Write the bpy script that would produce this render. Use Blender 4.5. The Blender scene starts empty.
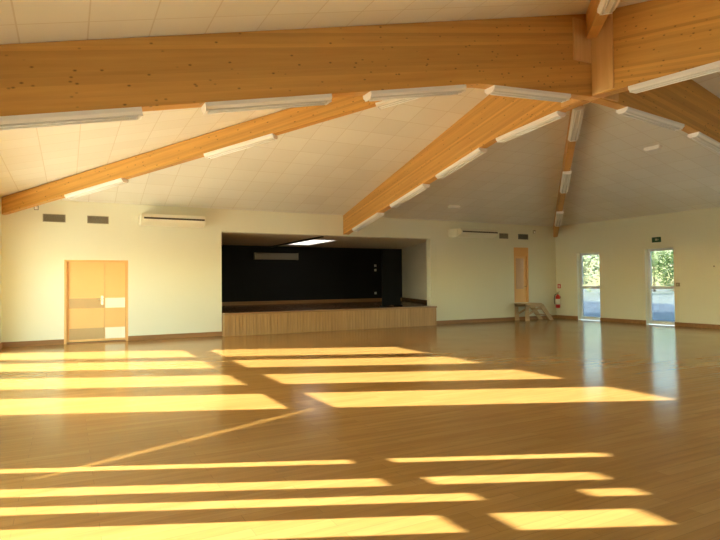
import bpy, math, random
from mathutils import Vector, Matrix
random.seed(7)
scene = bpy.context.scene
COL = scene.collection
PI = math.pi

# ---------------------------------------------------------------- room dimensions (metres)
HX, HY = 9.408, 9.573          # half width / half depth of the hall
W, A = 3.68, 6.08              # wall height, ceiling apex
SK, ZK, ZC, B = 2.525, 4.46, 4.63, 2.99   # haunch kink, centre underside, wall-end underside of main beams
ZH, BH = 5.62, 3.25            # underside of the hip beams at the centre / at the wall
T = 0.25                       # wall thickness
LH = math.hypot(HX, HY)

# ---------------------------------------------------------------- mesh builder
class MB:
    def __init__(s): s.v=[]; s.f=[]; s.uv=[]
    def add(s, vs, fs):
        o=len(s.v); s.v+= [tuple(v) for v in vs]; s.f += [tuple(i+o for i in f) for f in fs]; return s
    def box(s,x0,x1,y0,y1,z0,z1):
        return s.add([(x0,y0,z0),(x1,y0,z0),(x1,y1,z0),(x0,y1,z0),(x0,y0,z1),(x1,y0,z1),(x1,y1,z1),(x0,y1,z1)],
            [(0,3,2,1),(4,5,6,7),(0,1,5,4),(1,2,6,5),(2,3,7,6),(3,0,4,7)])
    def prism(s, poly, axis, a0, a1):
        # poly: list of 2D points; axis 'y': poly in (x,z); 'x': poly in (y,z); 'z': poly in (x,y)
        n=len(poly)
        def P(p,a): return {'y':(p[0],a,p[1]),'x':(a,p[0],p[1]),'z':(p[0],p[1],a)}[axis]
        vs=[P(p,a0) for p in poly]+[P(p,a1) for p in poly]
        fs=[tuple(range(n)),tuple(range(2*n-1,n-1,-1))]+[(i,i+n,(i+1)%n+n,(i+1)%n) for i in range(n)]
        return s.add(vs,fs)
    def tube(s, pts, r, n=10, cap=True):
        pts=[Vector(p) for p in pts]; rr=r if isinstance(r,(list,tuple)) else [r]*len(pts)
        vs=[];fs=[]
        for i,p in enumerate(pts):
            d=(pts[min(i+1,len(pts)-1)]-pts[max(i-1,0)]).normalized()
            u=d.orthogonal().normalized() if i==0 else (u-d*u.dot(d)).normalized()
            w=d.cross(u)
            for k in range(n):
                a=2*PI*k/n; vs.append(p+(u*math.cos(a)+w*math.sin(a))*rr[i])
        for i in range(len(pts)-1):
            for k in range(n):
                fs.append((i*n+k,i*n+(k+1)%n,(i+1)*n+(k+1)%n,(i+1)*n+k))
        if cap:
            fs.append(tuple(range(n-1,-1,-1))); fs.append(tuple(range((len(pts)-1)*n,len(pts)*n)))
        return s.add(vs,fs)
    def lathe(s, prof, n=20):
        vs=[];fs=[]
        for r,z in prof:
            for k in range(n):
                a=2*PI*k/n; vs.append((r*math.cos(a),r*math.sin(a),z))
        for i in range(len(prof)-1):
            for k in range(n): fs.append((i*n+k,i*n+(k+1)%n,(i+1)*n+(k+1)%n,(i+1)*n+k))
        fs.append(tuple(range(n-1,-1,-1))); fs.append(tuple(range((len(prof)-1)*n,len(prof)*n)))
        return s.add(vs,fs)
    def build(s, name, mat, parent=None, smooth=False, bevel=0, fix=True):
        me=bpy.data.meshes.new(name); me.from_pydata(s.v,[],s.f); me.update()
        if fix:
            import bmesh
            bm=bmesh.new(); bm.from_mesh(me); bmesh.ops.recalc_face_normals(bm,faces=bm.faces); bm.to_mesh(me); bm.free()
        me.materials.append(mat)
        o=bpy.data.objects.new(name,me); COL.objects.link(o)
        if parent: o.parent=parent
        if smooth:
            for p in me.polygons: p.use_smooth=len(p.vertices)==4
        if bevel:
            m=o.modifiers.new('bevel','BEVEL'); m.width=bevel; m.segments=2; m.limit_method='ANGLE'
        return o

def tag(o,label,cat,group=None):
    o['label']=label; o['category']=cat
    if group: o['group']=group
    return o
def thing(name,label,cat,loc=(0,0,0),rz=0,group=None):
    o=bpy.data.objects.new(name,None); COL.objects.link(o); o.location=loc; o.rotation_euler=(0,0,rz)
    o.empty_display_size=.2
    return tag(o,label,cat,group)
def struct(o):
    o['kind']='structure'; return o
def sroot(name,loc=(0,0,0)):
    o=bpy.data.objects.new(name,None); COL.objects.link(o); o.location=loc; o['kind']='structure'; return o
def dup(root,label,matrix=None,loc=None,group=None):
    r=root.copy(); COL.objects.link(r); r['label']=label
    if matrix is not None: r.matrix_world=matrix
    if loc is not None: r.location=loc
    for ch in list(root.children):
        c=ch.copy(); COL.objects.link(c); c.parent=r
        for g in ch.children:
            d=g.copy(); COL.objects.link(d); d.parent=c
    return r

# ---------------------------------------------------------------- materials
def new_mat(name):
    m=bpy.data.materials.new(name); m.use_nodes=True
    nt=m.node_tree; b=nt.nodes['Principled BSDF']; return m,nt,b
def N(nt,t,**k):
    n=nt.nodes.new(t)
    for a,v in k.items():
        if a in n.inputs.keys(): n.inputs[a].default_value=v
        else: setattr(n,a,v)
    return n
def plain(name,col,rough=.5,metal=0,spec=.5,noise=.0,nscale=6):
    m,nt,b=new_mat(name)
    b.inputs['Base Color'].default_value=(*col,1); b.inputs['Roughness'].default_value=rough
    b.inputs['Metallic'].default_value=metal; b.inputs['Specular IOR Level'].default_value=spec
    if noise:
        tc=N(nt,'ShaderNodeTexCoord'); nz=N(nt,'ShaderNodeTexNoise',Scale=nscale,Detail=5.0)
        nt.links.new(tc.outputs['Object'],nz.inputs['Vector'])
        r=N(nt,'ShaderNodeMapRange'); r.inputs['To Min'].default_value=1-noise; r.inputs['To Max'].default_value=1+noise
        nt.links.new(nz.outputs['Fac'],r.inputs['Value'])
        mx=N(nt,'ShaderNodeMix',data_type='RGBA',blend_type='MULTIPLY'); mx.inputs['Factor'].default_value=1
        mx.inputs['A'].default_value=(*col,1) if False else (0,0,0,1)
        mx.inputs[6].default_value=(*col,1); nt.links.new(r.outputs['Result'],mx.inputs[7])
        nt.links.new(mx.outputs[2],b.inputs['Base Color'])
    return m

def wood(name,c1,c2,along='x',rough=.45,grain=1.0,knots=0,lam=0,spec=.4,tilt=0):
    """timber: grain stretched along one object axis, optional glued layers and knots"""
    m,nt,b=new_mat(name); L=nt.links.new
    tc=N(nt,'ShaderNodeTexCoord'); oi=N(nt,'ShaderNodeObjectInfo')
    off=N(nt,'ShaderNodeVectorMath',operation='MULTIPLY_ADD')
    rot=N(nt,'ShaderNodeMapping'); rot.inputs['Rotation'].default_value=(0,-tilt,0); L(tc.outputs['Object'],rot.inputs['Vector'])
    L(oi.outputs['Random'],off.inputs[0]); off.inputs[1].default_value=(37,37,0); L(rot.outputs[0],off.inputs[2])
    sc={'x':(.5,9,9),'y':(9,.5,9),'z':(9,9,.5)}[along]
    mp=N(nt,'ShaderNodeMapping'); mp.inputs['Scale'].default_value=[s*grain for s in sc]; L(off.outputs[0],mp.inputs['Vector'])
    nz=N(nt,'ShaderNodeTexNoise',Scale=1.5,Detail=7.0,Roughness=.6); L(mp.outputs[0],nz.inputs['Vector'])
    cr=N(nt,'ShaderNodeValToRGB'); cr.color_ramp.elements[0].color=(*c1,1); cr.color_ramp.elements[1].color=(*c2,1)
    cr.color_ramp.elements[0].position=.3; cr.color_ramp.elements[1].position=.7
    L(nz.outputs['Fac'],cr.inputs['Fac']); out=cr.outputs['Color']
    def mul(fac_out,col_out):
        mx=N(nt,'ShaderNodeMix',data_type='RGBA',blend_type='MULTIPLY'); mx.inputs['Factor'].default_value=1
        L(col_out,mx.inputs[6]); L(fac_out,mx.inputs[7]); return mx.outputs[2]
    if lam:
        sp=N(nt,'ShaderNodeSeparateXYZ'); L(rot.outputs[0],sp.inputs[0])
        # board ids: layers in z, butted along x
        zi=N(nt,'ShaderNodeMath',operation='MULTIPLY'); L(sp.outputs['Z'],zi.inputs[0]); zi.inputs[1].default_value=1/lam
        fl=N(nt,'ShaderNodeMath',operation='FLOOR'); L(zi.outputs[0],fl.inputs[0])
        wn=N(nt,'ShaderNodeTexWhiteNoise',noise_dimensions='2D')
        cb=N(nt,'ShaderNodeCombineXYZ'); L(fl.outputs[0],cb.inputs[0]); L(oi.outputs['Random'],cb.inputs[1]); L(cb.outputs[0],wn.inputs['Vector'])
        r=N(nt,'ShaderNodeMapRange'); r.inputs['To Min'].default_value=.84; r.inputs['To Max'].default_value=1.08; L(wn.outputs['Value'],r.inputs['Value'])
        out=mul(r.outputs['Result'],out)
    if knots:
        mp2=N(nt,'ShaderNodeMapping'); mp2.inputs['Scale'].default_value=(5,5,9); L(off.outputs[0],mp2.inputs['Vector'])
        vo=N(nt,'ShaderNodeTexVoronoi',Scale=1.3); L(mp2.outputs[0],vo.inputs['Vector'])
        r=N(nt,'ShaderNodeMapRange'); r.inputs['From Min'].default_value=.05; r.inputs['From Max'].default_value=.17
        r.inputs['To Min'].default_value=.35; r.inputs['To Max'].default_value=1; L(vo.outputs['Distance'],r.inputs['Value'])
        out=mul(r.outputs['Result'],out)
    L(out,b.inputs['Base Color']); b.inputs['Roughness'].default_value=rough; b.inputs['Specular IOR Level'].default_value=spec
    return m

def floor_mat():
    m,nt,b=new_mat('strip_parquet'); L=nt.links.new
    tc=N(nt,'ShaderNodeTexCoord')
    br=N(nt,'ShaderNodeTexBrick',Scale=1.0); br.offset=.37; br.inputs['Brick Width'].default_value=1.3; br.inputs['Row Height'].default_value=.11
    br.inputs['Mortar Size'].default_value=.003; br.inputs['Mortar Smooth'].default_value=.6; br.inputs['Bias'].default_value=0
    br.inputs['Color1'].default_value=(.36,.19,.052,1); br.inputs['Color2'].default_value=(.41,.225,.066,1); br.inputs['Mortar'].default_value=(.29,.16,.05,1)
    L(tc.outputs['Object'],br.inputs['Vector'])
    mp=N(nt,'ShaderNodeMapping'); mp.inputs['Scale'].default_value=(.6,9,1); L(tc.outputs['Object'],mp.inputs['Vector'])
    nz=N(nt,'ShaderNodeTexNoise',Scale=2.0,Detail=6.0,Roughness=.6); L(mp.outputs[0],nz.inputs['Vector'])
    r=N(nt,'ShaderNodeMapRange'); r.inputs['From Min'].default_value=.25; r.inputs['From Max'].default_value=.75
    r.inputs['To Min'].default_value=.86; r.inputs['To Max'].default_value=1.14; L(nz.outputs['Fac'],r.inputs['Value'])
    mx=N(nt,'ShaderNodeMix',data_type='RGBA',blend_type='MULTIPLY'); mx.inputs['Factor'].default_value=1
    L(br.outputs['Color'],mx.inputs[6]); L(r.outputs['Result'],mx.inputs[7]); L(mx.outputs[2],b.inputs['Base Color'])
    n2=N(nt,'ShaderNodeTexNoise',Scale=1.1,Detail=4.0); L(tc.outputs['Object'],n2.inputs['Vector'])
    r2=N(nt,'ShaderNodeMapRange'); r2.inputs['To Min'].default_value=.12; r2.inputs['To Max'].default_value=.2; L(n2.outputs['Fac'],r2.inputs['Value'])
    L(r2.outputs['Result'],b.inputs['Roughness']); b.inputs['Specular IOR Level'].default_value=.2
    return m

def ceil_mat():
    m,nt,b=new_mat('mineral_fibre_tiles'); L=nt.links.new
    uv=N(nt,'ShaderNodeTexCoord')
    br=N(nt,'ShaderNodeTexBrick',Scale=1.0); br.offset=0; br.inputs['Brick Width'].default_value=.63; br.inputs['Row Height'].default_value=.63
    br.inputs['Mortar Size'].default_value=.009; br.inputs['Mortar Smooth'].default_value=.3
    br.inputs['Color1'].default_value=(.84,.83,.77,1); br.inputs['Color2'].default_value=(.79,.775,.71,1); br.inputs['Mortar'].default_value=(.70,.66,.57,1)
    L(uv.outputs['UV'],br.inputs['Vector'])
    L(br.outputs['Color'],b.inputs['Base Color']); b.inputs['Roughness'].default_value=.75; b.inputs['Specular IOR Level'].default_value=.2
    return m

def glass_mat(name,col):
    m,nt,b=new_mat(name); L=nt.links.new
    nt.nodes.remove(b); out=nt.nodes['Material Output']
    tr=N(nt,'ShaderNodeBsdfTransparent'); tr.inputs['Color'].default_value=(*col,1)
    gl=N(nt,'ShaderNodeBsdfGlossy',Roughness=.0); lw=N(nt,'ShaderNodeFresnel',IOR=1.45)
    geo=N(nt,'ShaderNodeNewGeometry'); io=N(nt,'ShaderNodeMix',data_type='FLOAT'); io.inputs[2].default_value=1.45; io.inputs[3].default_value=1/1.45   # thin pane: the same reflectance from both sides
    L(geo.outputs['Backfacing'],io.inputs[0]); L(io.outputs[0],lw.inputs['IOR'])
    mx=N(nt,'ShaderNodeMixShader'); L(lw.outputs[0],mx.inputs[0]); L(tr.outputs[0],mx.inputs[1]); L(gl.outputs[0],mx.inputs[2]); L(mx.outputs[0],out.inputs['Surface'])
    return m
def emit_mat(name,col,s):
    m,nt,b=new_mat(name); b.inputs['Base Color'].default_value=(.9,.9,.9,1)
    b.inputs['Emission Color'].default_value=(*col,1); b.inputs['Emission Strength'].default_value=s; return m

M=dict(
 wall=plain('cream_wall_paint',(.81,.79,.62),.55,noise=.02,nscale=1.2,spec=.3),
 ceil=ceil_mat(), floor=floor_mat(), glass=glass_mat('clear_glazing',(.95,.97,.96)), tinted=glass_mat('outdoor_dimming_glass',(.30,.32,.34)),  # dimming of the bright outdoors put into the darker glass colour
 beam=wood('glulam_timber',(.60,.31,.075),(.70,.385,.10),'x',.42,knots=1,lam=.045,tilt=.2),
 hub=wood('light_glulam',(.70,.42,.15),(.80,.51,.21),'z',.45),
 skirt=wood('oak_skirting',(.26,.12,.04),(.36,.18,.065),'x',.4),
 stagefront=wood('oak_slats',(.36,.19,.065),(.52,.30,.115),'z',.45,grain=1.2),
 deck=wood('dark_stage_boards',(.13,.068,.03),(.19,.10,.045),'x',.25),
 edge=wood('stage_edge_timber',(.28,.145,.055),(.38,.2,.08),'x',.35),
 black=plain('matt_black_paint',(.012,.012,.012),.7,spec=.2),
 cloth=plain('black_board',(.008,.008,.009),.8,spec=.1),
 orange=plain('orange_door_paint',(.86,.52,.20),.4,noise=.03,nscale=2),
 orange2=plain('orange_door_frame_paint',(.80,.45,.16),.45),
 steel_a=plain('steel_brown_reflection',(.50,.33,.17),.38,metal=.6),  # brown reflection painted into the steel colour
 steel_b=plain('steel_pale_reflection',(.78,.73,.62),.30,metal=.35),  # same steel, pale reflection painted into its colour
 white=plain('white_enamel',(.90,.89,.85),.35),
 tube=plain('fluorescent_tube_glass',(.95,.95,.92),.15),
 louvre=plain('satin_reflector',(.74,.74,.70),.3,metal=.2),
 acw=plain('ivory_plastic',(.82,.78,.62),.4),
 dark=plain('dark_slot',(.05,.035,.02),.5),
 grille=plain('grey_grille_metal',(.34,.295,.20),.5,metal=.2),
 grille2=plain('bluish_grille_metal',(.17,.175,.17),.5,metal=.3),
 case=plain('beige_metal_case',(.24,.205,.135),.5),
 alu=plain('white_aluminium_frame',(.72,.76,.80),.4),
 chrome=plain('satin_chrome',(.6,.58,.52),.25,metal=1),
 red=plain('red_enamel',(.55,.02,.02),.3), signred=plain('red_sign_plate',(.5,.06,.05),.4),
 green=plain('green_exit_plate',(.03,.11,.05),.35), signpale=plain('pale_pictogram',(.5,.5,.3),.5),
 alcove=plain('alcove_plaster',(.86,.76,.58),.6), alcceil=plain('alcove_ceiling_board',(.80,.68,.50),.55),
 steps=wood('pale_pine_steps',(.50,.33,.16),(.66,.46,.25),'x',.5),
 pane=plain('peach_vision_panel',(.72,.47,.30),.12),
 panel=emit_mat('luminous_panel',(1,.97,.90),.5),
 asphalt=plain('blue_grey_paving',(.33,.35,.39),.8,noise=.15,nscale=3),
 gravel=plain('pale_gravel',(.66,.62,.50),.9,noise=.12,nscale=2),
 leaf=plain('green_foliage',(.24,.33,.09),.6,noise=.35,nscale=1.5), leaf2=plain('pale_green_foliage',(.50,.54,.30),.6,noise=.3,nscale=1.5),
 bark=plain('bark',(.14,.09,.05),.9), extwall=plain('cream_sky_block',(.70,.64,.52),.8,noise=.06),
 roof=plain('roof_sheet',(.25,.22,.2),.7),
)

# ---------------------------------------------------------------- floor
struct(MB().box(-HX,HX,-HY,HY,-.3,0).build('floor',M['floor']))

# ---------------------------------------------------------------- walls
def panel_wall(name,plane,u0,u1,z1,holes,mat,a0,a1):
    """solid wall with rectangular holes. plane 'y': u=x, thickness a0..a1 in y; plane 'x': u=y, thickness in x"""
    mb=MB(); us=sorted({u0,u1}|{h[0] for h in holes}|{h[1] for h in holes})
    for i in range(len(us)-1):
        ua,ub=us[i],us[i+1]; um=(ua+ub)/2
        hs=sorted([(h[2],h[3]) for h in holes if h[0]<um<h[1]]); z=0
        for (za,zb) in hs+[(z1,z1)]:
            if za-z>1e-6:
                if plane=='y': mb.box(ua,ub,a0,a1,z,za)
                else: mb.box(a0,a1,ua,ub,z,za)
            z=max(z,zb)
    return struct(mb.build(name,mat,fix=False))

OPEN=(-4.03,3.31,0,3.02)                    # stage opening
SD=(7.18,7.92,.68,2.80)                    # little door beside the stage
DD=(-8.06,-6.54,0,2.16)                    # double door
panel_wall('wall_back','y',-HX-T,HX+T,W,[OPEN,SD,DD],M['wall'],HY,HY+T)
RD=[(7.50,8.52),(4.66,5.67),(1.80,2.82),(-1.05,-.03),(-3.9,-2.88),(-6.75,-5.73)]     # glazed doors of the right wall; unseen ones nearer the viewer added for daylight
panel_wall('wall_right','x',-HY,HY,W,[(a,b,0,2.55) for a,b in RD],M['wall'],HX,HX+T)
LD=[(1.5,2.55),(3.3,4.35),(5.2,6.3),(6.95,8.3)]           # clear glass of the left wall's doors
NEARB=[(-.80,-.66,1.65),(-1.38,-1.18,1.51),(-1.73,-1.56,1.50),(-2.25,-1.95,1.41)]  # unseen pane slits shaped to throw the near light bars on the floor
FW=.07
holes=[(a-FW,b+FW+.12,0,2.66) for a,b in LD]+[(-2.25-FW,-.66+FW+.12,0,1.85)]
panel_wall('wall_left','x',-HY,HY,W,holes,M['wall'],-HX-.2,-HX)
FD=[(-6.6,-4.4),(-2.6,-.4)]  # openings added in the unseen front wall to let in daylight
panel_wall('wall_front','y',-HX-T,HX+T,W,[(a,b,.9,2.6) for a,b in FD],M['wall'],-HY-T,-HY)

# ---------------------------------------------------------------- ceiling (four sloping facets meeting over the hub)
def build_ceiling():
    me=bpy.data.meshes.new('ceiling')
    e=[(-HX,-HY,W),(HX,-HY,W),(HX,HY,W),(-HX,HY,W)]; o=.45; kx=(A-W)/HX
    eo=[(-HX-o,-HY-o,W-.04),(HX+o,-HY-o,W-.04),(HX+o,HY+o,W-.04),(-HX-o,HY+o,W-.04)]
    et=[(x,y,W+.16) for x,y,z in eo]
    v=e+[(0,0,A)]+eo+et+[(0,0,A+.3)]
    f=[(0,4,1),(1,4,2),(2,4,3),(3,4,0)]
    for i in range(4): j=(i+1)%4; f+= [(i,j,5+j,5+i),(5+i,5+j,9+j,9+i),(9+i,9+j,13)]
    me.from_pydata(v,[],f); me.update()
    uvl=me.uv_layers.new(name='tiles')
    for p in me.polygons:
        for li in p.loop_indices:
            c=me.vertices[me.loops[li].vertex_index].co
            if p.index in (0,2): s=HY-abs(c.y); uvl.data[li].uv=(c.x+20.1,s*math.hypot(1,(A-W)/HY)+20)
            elif p.index in (1,3): s=HX-abs(c.x); uvl.data[li].uv=(c.y+20.07,s*math.hypot(1,(A-W)/HX)+19.76)
            else: uvl.data[li].uv=(c.x,c.y)
        p.material_index=0 if p.index<4 else 1
    me.materials.append(M['ceil']); me.materials.append(M['roof'])
    ob=bpy.data.objects.new('ceiling',me); COL.objects.link(ob); return struct(ob)
build_ceiling()

# ---------------------------------------------------------------- skirting boards
def skirt(name,boxes):
    mb=MB()
    for b in boxes: mb.box(*b)
    return struct(mb.build(name,M['skirt'],bevel=.004))
sk=.02; sh=.13
skirt('baseboard_back',[(-HX,-8.06,HY-sk,HY,0,sh),(-6.54,-4.03,HY-sk,HY,0,sh),(3.36,6.95,HY-sk,HY,0,sh),(6.95,HX-sk,HY-sk,HY,0,sh)])
rb=[];y=-HY
for a,b in sorted(RD): rb.append((HX-sk,HX,y,a,0,sh)); y=b
rb.append((HX-sk,HX,y,HY,0,sh)); skirt('baseboard_right',rb)
lb=[];y=-HY
for a,b,_,_ in sorted(holes): lb.append((-HX,-HX+sk,y,a,0,sh)); y=b
lb.append((-HX,-HX+sk,y,HY-sk,0,sh)); skirt('baseboard_left',lb)
skirt('baseboard_front',[(-HX+sk,HX-sk,-HY,-HY+sk,0,sh)])

# ---------------------------------------------------------------- roof beams and hub
def beam(kind,ang,L,label,zdrop=0,B=B):
    mb=MB()
    if kind=='main':
        top=lambda s:A-(A-W)*s/L
        poly=[(.1,ZC-(ZC-ZK)*.1/SK),(SK,ZK),(L,B),(L,W-.005),(.1,top(.1)-.005)]; w=.10
    else:
        top=lambda s:A-(A-W)*s/L-.025; s0=.22; zb=lambda s:ZH-zdrop*(1-s/L)-(ZH-BH)*s/L
        poly=[(s0,zb(s0)),(L-.02,zb(L)),(L-.02,W-.03),(s0,top(s0))]; w=.085
    mb.prism(poly,'y',-w,w)
    o=mb.build('roof_beam',M['beam'],bevel=.006); o.rotation_euler=(0,0,ang)
    return tag(o,label,'beam','timber roof beams radiating from the hub')
aH=math.atan2(HY,HX)
beam('main',PI,HX,'deep orange laminated beam spanning the whole upper left of the picture, closest to the viewer')
beam('main',-PI/2,HX+.165,'deep laminated beam rising from the hub towards the upper right corner')
beam('main',PI/2,HY,'laminated beam running down from the hub to the wall above the stage opening',B=3.06)
beam('main',0,HX,'brown laminated beam running right from the hub under the bright corner of the ceiling')
beam('hip',PI-aH,LH,'thin orange beam descending to the far left corner above the double door')
beam('hip',aH,LH,'narrow beam descending to the far right corner beside the stage steps')
beam('hip',PI+aH,LH,'short foreshortened beam at the top edge, meeting the hub corner from the viewer side',.0)
beam('hip',-aH,LH,'beam hidden behind the upper right beam, running to the near right corner')

hub=thing('beam_hub','pale timber cover plates and block where all the roof beams meet','hub',(0,0,4.5))
MB().box(-.1,.1,-.1,.1,ZC-4.5,A-4.5-.03).build('core_block',M['hub'],hub,bevel=.004)
for ax in range(4):                    # cover plates on both faces of the four main beams
    R=Matrix.Rotation(ax*PI/2,4,'Z')
    for sg in (-1,1):
        zb=.68 if (ax==2 and sg==1) else .125
        o=MB().box(.135,.54,sg*.1,sg*.135,zb,A-4.5-.20).build('cover_plate',M['hub'],hub,bevel=.004); o.matrix_local=R
# ---------------------------------------------------------------- fluorescent battens under the beams
LL=1.64
def make_light():
    t=thing('fluorescent_light','','light',group='fluorescent battens under the beams')
    w=.115
    MB().prism([(-w,0),(w,0),(w,-.045),(w-.03,-.07),(-w+.03,-.07),(-w,-.045)],'x',0,LL).build('housing',M['white'],t)
    MB().box(.03,LL-.03,-.075,.075,-.078,-.0705).build('reflector',M['louvre'],t)
    for y in (-.045,.045): MB().tube([(.05,y,-.088),(LL-.05,y,-.088)],.011,8).build('tube',M['tube'],t,smooth=True)
    for x in (0,LL-.03): MB().box(x,x+.03,-.08,.08,-.09,-.0705).build('end_cap',M['white'],t)
    return t
proto=None
def place_light(ang,s0,kind,label,L=None,zdrop=0,B=B):
    global proto
    if kind=='main':
        z=lambda s: ZC-(ZC-ZK)*s/SK if s<=SK else ZK-(ZK-B)*(s-SK)/(L-SK)
    else: z=lambda s: ZH-zdrop*(1-s/L)-(ZH-BH)*s/L
    a,b=z(s0),z(s0+LL); th=math.atan2(b-a,LL)
    mat=Matrix.Rotation(ang,4,'Z')@Matrix.Translation((s0,0,a-.001))@Matrix.Rotation(-th,4,'Y')
    if proto is None: proto=make_light(); o=proto
    else: o=dup(proto,label)
    o['label']=label; o.location=mat.to_translation(); o.rotation_euler=mat.to_euler()
    return o
ordn=['nearest the hub','second from the hub','third from the hub','fourth from the hub']
for i,s in enumerate((.62,2.8,4.98,7.27)):
    place_light(PI,s,'main','white twin-tube light under the big near left beam, '+ordn[i],HX)
for i,s in enumerate((.65,2.83,5.0,7.3)):
    place_light(PI/2,s,'main','white twin-tube light under the beam ending above the stage, '+ordn[i],HY,B=3.06)
for i,s in enumerate((.80,2.90)):
    place_light(0,s,'main','white twin-tube light under the beam running right from the hub, '+ordn[i],HX)
place_light(-PI/2,.80,'main','long white light under the deep beam at the upper right',HX+.165)
for i,s in enumerate((2.22,6.02,9.76)):
    place_light(PI-aH,s,'hip','white twin-tube light under the thin beam to the far left corner, '+ordn[i],LH)
for i,s in enumerate((2.32,6.12,9.88)):
    place_light(aH,s,'hip','white twin-tube light under the beam to the far right corner, '+ordn[i],LH)
place_light(PI+aH,2.0,'hip','light cut off by the top edge, under the foreshortened beam',LH,.0)

# ---------------------------------------------------------------- double door (left part of the back wall)
d1=sroot('door_1',(-7.3,HY,0))
yl=.10
def box_l(o,name,mat,x0,x1,y0,y1,z0,z1,bev=0,par=None):
    return MB().box(x0,x1,y0,y1,z0,z1).build(name,mat,par or o,bevel=bev)
fr=MB(); fr.box(-.76,-.70,0,.20,0,2.16); fr.box(.70,.76,0,.20,0,2.16); fr.box(-.70,.70,0,.20,2.11,2.16); fr.build('door_frame',M['orange2'],d1)
def leaf(x0,x1,plate,hinge_gap):
    lf=MB().box(x0,x1,yl,yl+.05,.03,2.11).build('door_leaf',M['orange'],d1,bevel=.004)
    for z0,z1,n in ((.90,1.16,'push_plate'),(.09,.38,'kick_plate')):
        q=MB().box(x0+hinge_gap,x1-.01,yl-.006,yl,z0,z1).build(n,plate,lf); q['label']='steel plate with a brown reflection painted in' if plate is M['steel_a'] else 'steel plate with a pale reflection painted in'
    return lf
l1=leaf(-.70,.188,M['steel_a'],.06); l2=leaf(.192,.70,M['steel_b'],.01)
hd=MB(); hd.box(.10,.16,yl-.02,yl-.006,.98,1.22); hd.tube([(.13,yl-.02,1.13),(.13,yl-.06,1.13),(.02,yl-.06,1.13)],.011,8); hd.build('door_handle',M['chrome'],l1)
MB().box(-.70,.70,0,.20,0,.02).build('threshold',M['edge'],d1)
MB().box(-.76,.76,.20,T,0,2.16).build('back_panel',M['orange2'],d1)

# ---------------------------------------------------------------- little door beside the stage
d2=sroot('door_2',(7.55,HY,.68))
fr=MB(); fr.box(-.37,-.31,0,.15,0,2.12); fr.box(.31,.37,0,.15,0,2.12); fr.box(-.31,.31,0,.15,1.78,2.12); fr.build('door_frame',M['orange2'],d2)
lf=MB().box(-.31,.31,.06,.11,0,1.78).build('door_leaf',M['orange'],d2)
MB().box(-.22,.16,.05,.06,.52,1.70).build('vision_panel',M['pane'],lf)
hb=MB(); hb.tube([(.26,.06,.62),(.26,.02,.62),(.16,.02,.62)],.011,8); hb.build('door_handle',M['chrome'],lf)
MB().box(-.37,.37,.15,T,0,2.12).build('back_panel',M['orange2'],d2)

# ---------------------------------------------------------------- glazed doors
dn=[2]
def glazed(side,y0,y1,ztop,panes,x0,depth=.06,handle=None,tint=False):
    """y0..y1 x 0..ztop frame with rectangular panes cut out"""
    dn[0]+=1; x=HX if side=='r' else -HX
    d=sroot('door_%d'%dn[0],(x+x0,(y0+y1)/2,0)); yc=(y0+y1)/2
    mb=MB(); us=sorted({y0,y1}|{p[0] for p in panes}|{p[1] for p in panes})
    for i in range(len(us)-1):
        a,b=us[i],us[i+1]; z=0
        for za,zb in sorted((p[2],p[3]) for p in panes if p[0]<(a+b)/2<p[1])+[(ztop,ztop)]:
            if za-z>1e-6: mb.box(-depth/2,depth/2,a-yc,b-yc,z,za)
            z=max(z,zb)
    mb.build('door_frame',M['alu'],d,fix=False)
    for p in panes: MB().box(-.004,.004,p[0]-yc,p[1]-yc,p[2],p[3]).build('glass_pane',M['tinted' if tint else 'glass'],d)
    if handle is not None:
        s=-1 if side=='r' else 1
        MB().tube([(s*depth/2,handle-yc,1.15),(s*(depth/2+.04),handle-yc,1.15),(s*(depth/2+.04),handle-yc+.12,1.15)],.01,8).build('door_handle',M['chrome'],d)
    return d
for i,(a,b) in enumerate(RD): glazed('r',a,b,2.55,[(a+.07,b-.09,.12,1.19),(a+.07,b-.09,1.28,2.47)],.19,.06,a+.04,i<2)  # dimming glass in the visible doors, clear glass in the added ones
for a,b in LD:
    glazed('l',a-FW,b+FW+.12,2.66,[(a,b,.03,1.13),(a,b,1.27,2.43)],-.03,.05,a-FW*.5)
pn=[]
for i,(a,b,zt) in enumerate(NEARB):
    r0,r1=(1.185,1.385) if i==2 else (1.06,1.14)
    pn+=[(a,b,.03,r0),(a,b,r1,zt)]
glazed('l',-2.25-FW,-.66+FW+.12,1.85,pn,-.03,.05)

wn=0
for a,b in FD:                         # windows added to the unseen front wall for fill daylight
    wn+=1; wd=sroot('window_%d'%wn,((a+b)/2,-HY-.15,.9)); w=(b-a)/2
    m_=MB(); m_.box(-w,w,-.03,.03,0,.07); m_.box(-w,w,-.03,.03,1.63,1.7)
    for x0 in (-w,-.035,w-.07): m_.box(x0,x0+.07,-.03,.03,.07,1.63)
    m_.build('window_frame',M['alu'],wd)
    MB().box(-w+.07,-.035,-.004,.004,.07,1.63).build('glass_pane',M['glass'],wd); MB().box(.035,w-.07,-.004,.004,.07,1.63).build('glass_pane',M['glass'],wd)

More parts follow.
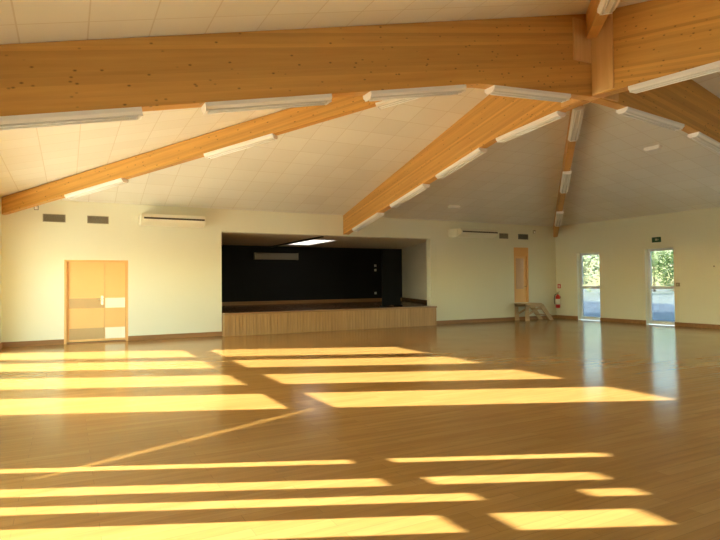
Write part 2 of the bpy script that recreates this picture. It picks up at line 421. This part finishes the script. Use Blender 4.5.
# ---------------------------------------------------------------- stage
YB=15.0; ZS=.66
st=thing('stage','raised stage platform with vertical wood slat front and dark boarded deck','stage',(-.3,9.29,0))
def sl(x): return x+.3
ft=MB(); random.seed(3); x=-4.02
fp=MB().box(sl(-4.02),sl(3.33),.02,.26,0,ZS-.05).build('front_panel',M['stagefront'],st)
k=MB()
while x<3.32:
    w=min(.105,3.33-x); k.box(sl(x)+.004,sl(x)+w-.004,0,.025,.01,ZS-.05); x+=.105
k.build('slat_cladding',M['stagefront'],st)
MB().box(sl(-4.02),sl(3.35),-.015,.283,ZS-.05,ZS).build('edge_board',M['edge'],st,bevel=.005)
MB().box(sl(-4.03),sl(3.31),.283,.283+T,ZS-.3,ZS).build('sill_board',M['deck'],st)
MB().box(sl(-5.2),sl(6.5),.283+T,YB-9.29,.0,ZS).build('deck',M['deck'],st)
# alcove shell
struct(MB().box(-5.4,6.7,YB,YB+.2,ZS,3.3).build('wall_alcove_back',M['black']))
struct(MB().box(-5.4,-5.2,HY+T,YB,ZS,3.3).build('wall_alcove_left',M['black']))
struct(MB().prism([(3.62,HY+T),(5.52,YB),(5.75,YB),(3.85,HY+T)],'z',ZS,3.3).build('wall_alcove_right',M['alcove']))
panx=(-.45,.55,11.3,14.0)
cl=MB(); zc0,zc1=3.015,3.24
for bx in ((-5.2,panx[0],HY+T,YB),(panx[1],6.5,HY+T,YB),(panx[0],panx[1],HY+T,panx[2]),(panx[0],panx[1],panx[3],YB)): cl.box(*bx,zc0,zc1)
struct(cl.build('ceiling_alcove',M['alcceil'],fix=False))
struct(MB().box(-5.2,5.5,YB-.03,YB,ZS,ZS+.14).build('baseboard_alcove_back',M['edge']))
nrm=Vector((-(YB-HY-T),1.9,0)).normalized()
s_=MB(); s_.prism([(3.64,HY+T+.05),(5.5,YB-.03),(5.47,YB-.03),(3.61,HY+T+.05)],'z',ZS,ZS+.16); struct(s_.build('baseboard_alcove_right',M['deck']))
pl=thing('ceiling_panel_light','glowing white rectangular panel in the ceiling over the stage','light',((panx[0]+panx[1])/2,(panx[2]+panx[3])/2,zc0))
hx=(panx[1]-panx[0])/2; hy=(panx[3]-panx[2])/2
MB().box(-hx+.05,hx-.05,-hy+.05,hy-.05,.03,.05).build('diffuser',M['panel'],pl)
f_=MB(); f_.box(-hx,-hx+.05,-hy,hy,-.005,.1); f_.box(hx-.05,hx,-hy,hy,-.005,.1); f_.box(-hx+.05,hx-.05,-hy,-hy+.05,-.005,.1); f_.box(-hx+.05,hx-.05,hy-.05,hy,-.005,.1)
f_.build('frame',M['white'],pl)
tag(MB().box(-.73,-.67,HY+T+.02,YB-.05,zc0-.05,zc0).build('curtain_rail',M['dark']),'thin dark rail on the stage ceiling left of the glowing panel','rail')
# stage furnishings
sc_=thing('projection_screen','beige rolled-up screen case mounted high on the black stage wall','screen case',(-.5,YB-.006,2.47))
MB().prism([(-.14,0),(-.02,0),(0,.02),(0,.26),(-.12,.26),(-.14,.22)],'x',-.9,.9).build('case',M['case'],sc_)
for s in (-1,1): MB().box(s*.9-.02,s*.9+.02,-.15,0,-.01,.27).build('end_cap',M['grille'],sc_)
bp=thing('folding_screen','tall black freestanding screen at the right side of the stage','screen',(2.03,10.15,ZS),math.radians(14))
MB().box(-.44,.44,-.025,.025,.05,2.0).build('board',M['cloth'],bp)
for s in (-1,1): MB().box(s*.33-.03,s*.33+.03,-.2,.2,0,.05).build('foot',M['cloth'],bp)
for z,lab in ((2.25,'small pale wall socket on the black stage wall, top one of three'),(2.05,'small pale wall socket on the black stage wall, middle one of three'),(.88+.15,'small pale wall socket on the black stage wall, low near the floor')):
    q=thing('wall_socket',lab,'socket',(4.12,YB,z),group='sockets on the black stage wall')
    MB().box(-.05,.05,-.02,0,-.05,.05).build('plate',M['white'],q); MB().box(-.025,.025,-.024,-.02,-.025,.025).build('insert',M['louvre'],q)

# ---------------------------------------------------------------- air conditioning units
def ac(x0,x1,label):
    t=thing('air_conditioner',label,'air conditioner',((x0+x1)/2,HY,3.08),group='wall-hung air conditioners')
    w=(x1-x0)/2
    MB().prism([(0,.03),(-.45,.0),(-.68,.08),(-.72,.13),(-.72,.17),(-.66,.28),(0,.30)],'x',-w,w).build('body',M['acw'],t,bevel=.01)
    MB().prism([(-.72,.145),(-.725,.172),(-.712,.195),(-.70,.19)],'x',-w+.05,w-.03).build('outlet_slot',M['dark'],t)
    for s in (-1,1): MB().box(s*w-.02,s*w+.02,-.5,0,.06,.27).build('side_cover',M['acw'],t)
    return t
ac(-6.27,-4.63,'long ivory air conditioner high on the wall between double door and stage')
ac(4.12,5.78,'ivory air conditioner high on the wall right of the stage opening')

# ---------------------------------------------------------------- vents
def vent(x0,x1,label,mat):
    t=thing('air_vent',label,'vent',((x0+x1)/2,HY,3.12),group='wall vents under the ceiling'); w=(x1-x0)/2
    f=MB(); f.box(-w,w,-.015,0,0,.02); f.box(-w,w,-.015,0,.18,.20); f.box(-w,-w+.02,-.015,0,.02,.18); f.box(w-.02,w,-.015,0,.02,.18); f.build('frame',mat,t)
    MB().box(-w+.02,w-.02,-.004,0,.02,.18).build('backing',M['dark'],t)
    s=MB()
    for i in range(6): z=.03+i*.025; s.prism([(-.014,z),(-.012,z),(-.004,z+.016),(-.006,z+.016)],'x',-w+.02,w-.02)
    s.build('louvre',mat,t)
vent(-8.54,-8.03,'grey vent grille nearest the far left corner above the double door',M['grille'])
vent(-7.53,-7.02,'grey vent grille above the double door, right one of the left pair',M['grille'])
vent(6.46,6.90,'dark vent grille beside the right air conditioner',M['grille'])
vent(7.41,7.92,'bluish grey vent grille above the little orange door',M['grille2'])
# detectors
def detector(loc,label):
    t=thing('motion_detector',label,'detector',loc,group='motion detectors by the ceiling')
    MB().prism([(0,0),(-.05,.01),(-.075,.06),(-.06,.13),(0,.14)],'x',-.05,.05).build('body',M['grille'],t,bevel=.008)
    MB().prism([(-.055,.02),(-.078,.06),(-.07,.09)],'x',-.035,.035).build('lens',M['white'],t)
detector((-8.68,HY,3.40),'small motion detector under the far left corner beam')
detector((8.22,HY,3.36),'small motion detector near the far right corner, above the stage steps')

# ---------------------------------------------------------------- wooden steps to the little door
sp=thing('wooden_steps','small pale wooden steps leading up to the little orange door','steps',(7.2,HY,0))
def tread(x0,x1,z): MB().box(x0,x1,-.60,-.02,z-.035,z).build('tread',M['steps'],sp,bevel=.004)
tread(-.06,.80,.66); tread(.78,1.04,.44); tread(1.02,1.28,.22)
for y in (-.60,-.06):
    MB().prism([(.72,.625),(.86,.625),(1.40,.0),(1.20,.0),(.72,.50)],'y',y,y+.04).build('stringer',M['steps'],sp)
    MB().prism([(-.04,0),(.16,0),(.10,.625),(-.04,.625)],'y',y,y+.04).build('post',M['steps'],sp)
    MB().box(-.04,.75,y,y+.04,.52,.625).build('rail',M['steps'],sp)
    MB().prism([(.08,.20),(.72,.46),(.72,.54),(.06,.28)],'y',y+.005,y+.035).build('brace',M['steps'],sp)

# ---------------------------------------------------------------- right wall fittings
ex=thing('exit_sign','small dark green exit sign box above the second glazed door','sign',(HX,5.22,2.75))
MB().box(-.05,0,-.15,.15,0,.17).build('box',M['green'],ex,bevel=.006)
pg=MB(); pg.box(-.053,-.05,-.05,.03,.05,.12); pg.prism([(-.06,.085),(-.09,.055),(-.09,.115)][::-1],'x',-.053,-.05); pg.build('pictogram',M['signpale'],ex)
cp=thing('call_point','small dark switch box on the wall right of the second glazed door','switch',(HX,4.52,1.28))
MB().box(-.045,0,-.055,.055,0,.12).build('box',M['grille'],cp,bevel=.006); MB().box(-.052,-.045,-.03,.03,.03,.09).build('button',M['signpale'],cp)
sw=thing('thermostat','small pale thermostat on the bare wall at the far right edge','thermostat',(HX,3.37,1.85))
MB().box(-.03,0,-.05,.05,0,.09).build('cover',M['acw'],sw,bevel=.006); MB().lathe([(.02,0),(.02,.012),(.015,.016)],14).build('dial',M['case'],sw).matrix_local=Matrix.Translation((-.03,0,.045))@Matrix.Rotation(-PI/2,4,'Y')
fe=thing('fire_extinguisher','red fire extinguisher hung on the wall in the far right corner','fire extinguisher',(HX-.11,9.40,.42))
MB().lathe([(.0,0),(.07,0),(.085,.02),(.085,.42),(.07,.49),(.03,.52),(.025,.55)],20).build('cylinder',M['red'],fe,smooth=True)
MB().lathe([(.0865,.14),(.0866,.36)],20).build('label_band',M['white'],fe,smooth=True)
vv=MB(); vv.box(-.02,.02,-.025,.025,.545,.60); vv.prism([(-.02,.59),(.10,.63),(.10,.65),(-.02,.615)],'y',-.012,.012); vv.build('valve',M['chrome'],fe)
MB().tube([(0,.02,.57),(-.06,.09,.52),(-.07,.12,.36),(-.05,.115,.16)],.012,8).build('hose',M['cloth'],fe,smooth=True)
br_=MB(); br_.box(.08,.11,-.05,.05,.38,.46); br_.box(.0,.11,-.02,.02,.40,.44); br_.build('bracket',M['grille'],fe)
sg=thing('extinguisher_sign','small red sign plate above the fire extinguisher','sign',(HX,9.42,1.2))
MB().box(-.006,0,-.08,.08,0,.17).build('plate',M['signred'],sg); MB().box(-.008,-.006,-.02,.02,.03,.13).build('pictogram',M['white'],sg)

# emergency lights on the sloping ceiling
def em(loc,rot,label):
    t=thing('emergency_light',label,'light',loc,group='emergency lights on the ceiling'); t.rotation_euler=rot
    MB().prism([(-.06,0),(.06,0),(.05,-.06),(-.05,-.06)],'y',-.21,.21).build('body',M['white'],t); MB().prism([(-.045,-.0605),(.045,-.0605),(.03,-.085),(-.03,-.085)],'y',-.18,.18).build('diffuser',M['tube'],t)
kx=math.atan2(A-W,HX); ky=math.atan2(A-W,HY)
em((4.95,2.25,A-(A-W)*4.95/HX),(0,kx,0),'small white emergency light on the ceiling under the right beam')
o_=em((3.35,8.25,A-(A-W)*8.25/HY),(Matrix.Rotation(-ky,3,'X')@Matrix.Rotation(PI/2,3,'Z')).to_euler(),'small white emergency light on the ceiling above the right air conditioner')

# ---------------------------------------------------------------- outside
struct(MB().box(-60,30,-60,60,-.5,-.3).build('terrace_base',M['asphalt']))
struct(MB().box(HX+T,26,-30,40,-.3,-.04).build('terrace_right',M['asphalt']))
struct(MB().box(-40,-HX-.2,-30,40,-.3,-.03).build('terrace_left',M['gravel']))
struct(MB().box(26,120,-60,110,-.3,-.05).build('ground_far',M['gravel']))
struct(MB().box(-22.3,-22,-30,40,-.03,2.1).build('wall_sky_block',M['extwall']))  # unseen wall added to block low sky from the left doors
def tree(x,y,h,r,mat,label,n=1500,trunk=True):
    t=thing('tree',label,'tree',(x,y,-.05),group='trees beyond the glazed doors')
    mb=MB(); blobs=[(random.uniform(-.5,.5)*r,random.uniform(-.5,.5)*r,h*random.uniform(.3,.85),r*random.uniform(.4,.65)) for _ in range(9)]
    for i in range(n):
        bx,by,bz,br=random.choice(blobs); v=Vector((random.gauss(0,1),random.gauss(0,1),random.gauss(0,1))).normalized()*br*random.uniform(.75,1.05)
        c=Vector((bx,by,bz))+v; c.z=max(c.z,.2)
        u=Vector((random.gauss(0,1),random.gauss(0,1),random.gauss(0,1))).normalized(); w=u.orthogonal().normalized(); q=.16*random.uniform(.7,1.5)
        mb.add([c-u*q,c+w*q*.5,c+u*q,c-w*q*.5],[(0,1,2,3)])
    mb.build('foliage',mat,t,fix=False)
    tr=MB(); tr.tube([(0,0,-.2),(.05,0,h*.3),(0,.08,h*.7)],[.16,.12,.05],8)
    for bx,by,bz,_ in blobs[:5]: tr.tube([(.03,0,h*.28),(bx*.6,by*.6,bz*.9)],[.07,.03],6)
    tr.build('trunk',M['bark'],t,smooth=True)
random.seed(11)
tree(52,31.5,6.5,4.0,M['leaf'],'dark green tree seen through the second glazed door',2600)
tree(60,40,8,4.5,M['leaf2'],'paler tree behind, seen high through the second glazed door',2400)
tree(41,35.5,6.5,3.6,M['leaf2'],'pale sunlit tree seen through the first glazed door beside the corner',2600)

# ---------------------------------------------------------------- daylight
ELEV=math.atan(.2955/math.hypot(1,.455))
d=Vector((1,-.455,-.2955)).normalized()
sun=bpy.data.lights.new('sun','SUN'); sun.energy=17.0; sun.color=(1,.98,.90); sun.angle=math.radians(.4)
so=bpy.data.objects.new('sun',sun); COL.objects.link(so); so.rotation_euler=d.to_track_quat('-Z','Y').to_euler(); so.location=(-30,14,12)
# added spot standing in for sun glint off unbuilt glass: thin floor streak
gl=bpy.data.lights.new('glint_stand_in','SPOT'); gl.energy=9000; gl.color=(1,.95,.75); gl.spot_size=math.radians(5.2); gl.spot_blend=.15; gl.shadow_soft_size=.02
go=bpy.data.objects.new('glint_stand_in',gl); COL.objects.link(go)
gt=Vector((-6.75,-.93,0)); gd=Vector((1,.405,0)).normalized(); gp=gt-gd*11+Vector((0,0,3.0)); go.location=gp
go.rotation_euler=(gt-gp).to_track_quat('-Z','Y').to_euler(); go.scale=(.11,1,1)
w=bpy.data.worlds.new('sky'); scene.world=w; w.use_nodes=True; nt=w.node_tree; bg=nt.nodes['Background']
sky=nt.nodes.new('ShaderNodeTexSky'); sky.sky_type='NISHITA'; sky.sun_disc=False; sky.sun_elevation=ELEV
sky.sun_rotation=math.atan2(-1,.455); sky.air_density=1.0; sky.dust_density=.5
tint=nt.nodes.new('ShaderNodeMix'); tint.data_type='RGBA'; tint.blend_type='MULTIPLY'; tint.inputs['Factor'].default_value=1
tint.inputs[7].default_value=(1,.98,.80,1); nt.links.new(sky.outputs[0],tint.inputs[6])
nt.links.new(tint.outputs[2],bg.inputs['Color']); bg.inputs['Strength'].default_value=1.2
def portal(x,y,z,sy,sz,dirx,diry=0):
    l=bpy.data.lights.new('sky_portal','AREA'); l.shape='RECTANGLE'; l.size=sz; l.size_y=sy; l.cycles.is_portal=True
    o=bpy.data.objects.new('sky_portal',l); COL.objects.link(o); o.location=(x,y,z)
    o.rotation_euler=Vector((dirx,diry,0)).to_track_quat('-Z','Y').to_euler()
for a,b in RD: portal(HX+T+.02,(a+b)/2,1.27,b-a,2.5,-1)
for a,b in FD: portal((a+b)/2,-HY-T-.02,1.75,b-a,1.7,0,1)
for a,b,_,z in holes: portal(-HX-.23,(a+b)/2,z/2,b-a,z,1)

# ---------------------------------------------------------------- camera (eye height 1.5 m in the near left corner)
f,pitch,roll,yaw=556.14,.0228,.0097,math.radians(27.7388)
rt=Vector((math.cos(yaw),-math.sin(yaw),0)); fw=Vector((math.sin(yaw),math.cos(yaw),0)); up=Vector((0,0,1))
def rdir(u,v,wv):
    u,v=u*math.cos(roll)+v*math.sin(roll),-u*math.sin(roll)+v*math.cos(roll)
    y=wv*math.cos(pitch)-v*math.sin(pitch); z=wv*math.sin(pitch)+v*math.cos(pitch)
    return rt*u+fw*y+up*z
X,Y,Z=rdir(1,0,0),rdir(0,1,0),-rdir(0,0,1)
cam=bpy.data.cameras.new('camera'); cam.sensor_width=36; cam.lens=f*36/720; cam.clip_end=300
co=bpy.data.objects.new('camera',cam); COL.objects.link(co)
mw=Matrix((X,Y,Z)).transposed().to_4x4(); mw.translation=(-7.98,-6.557,1.5); co.matrix_world=mw
scene.camera=co

# ---------------------------------------------------------------- render look
vs=scene.view_settings; vs.view_transform='Standard'; vs.look='None'; vs.gamma=1; vs.use_curve_mapping=False; vs.exposure=1.86
cy=scene.cycles; cy.max_bounces=14; cy.diffuse_bounces=10; cy.glossy_bounces=5; cy.transparent_max_bounces=12; cy.sample_clamp_indirect=6
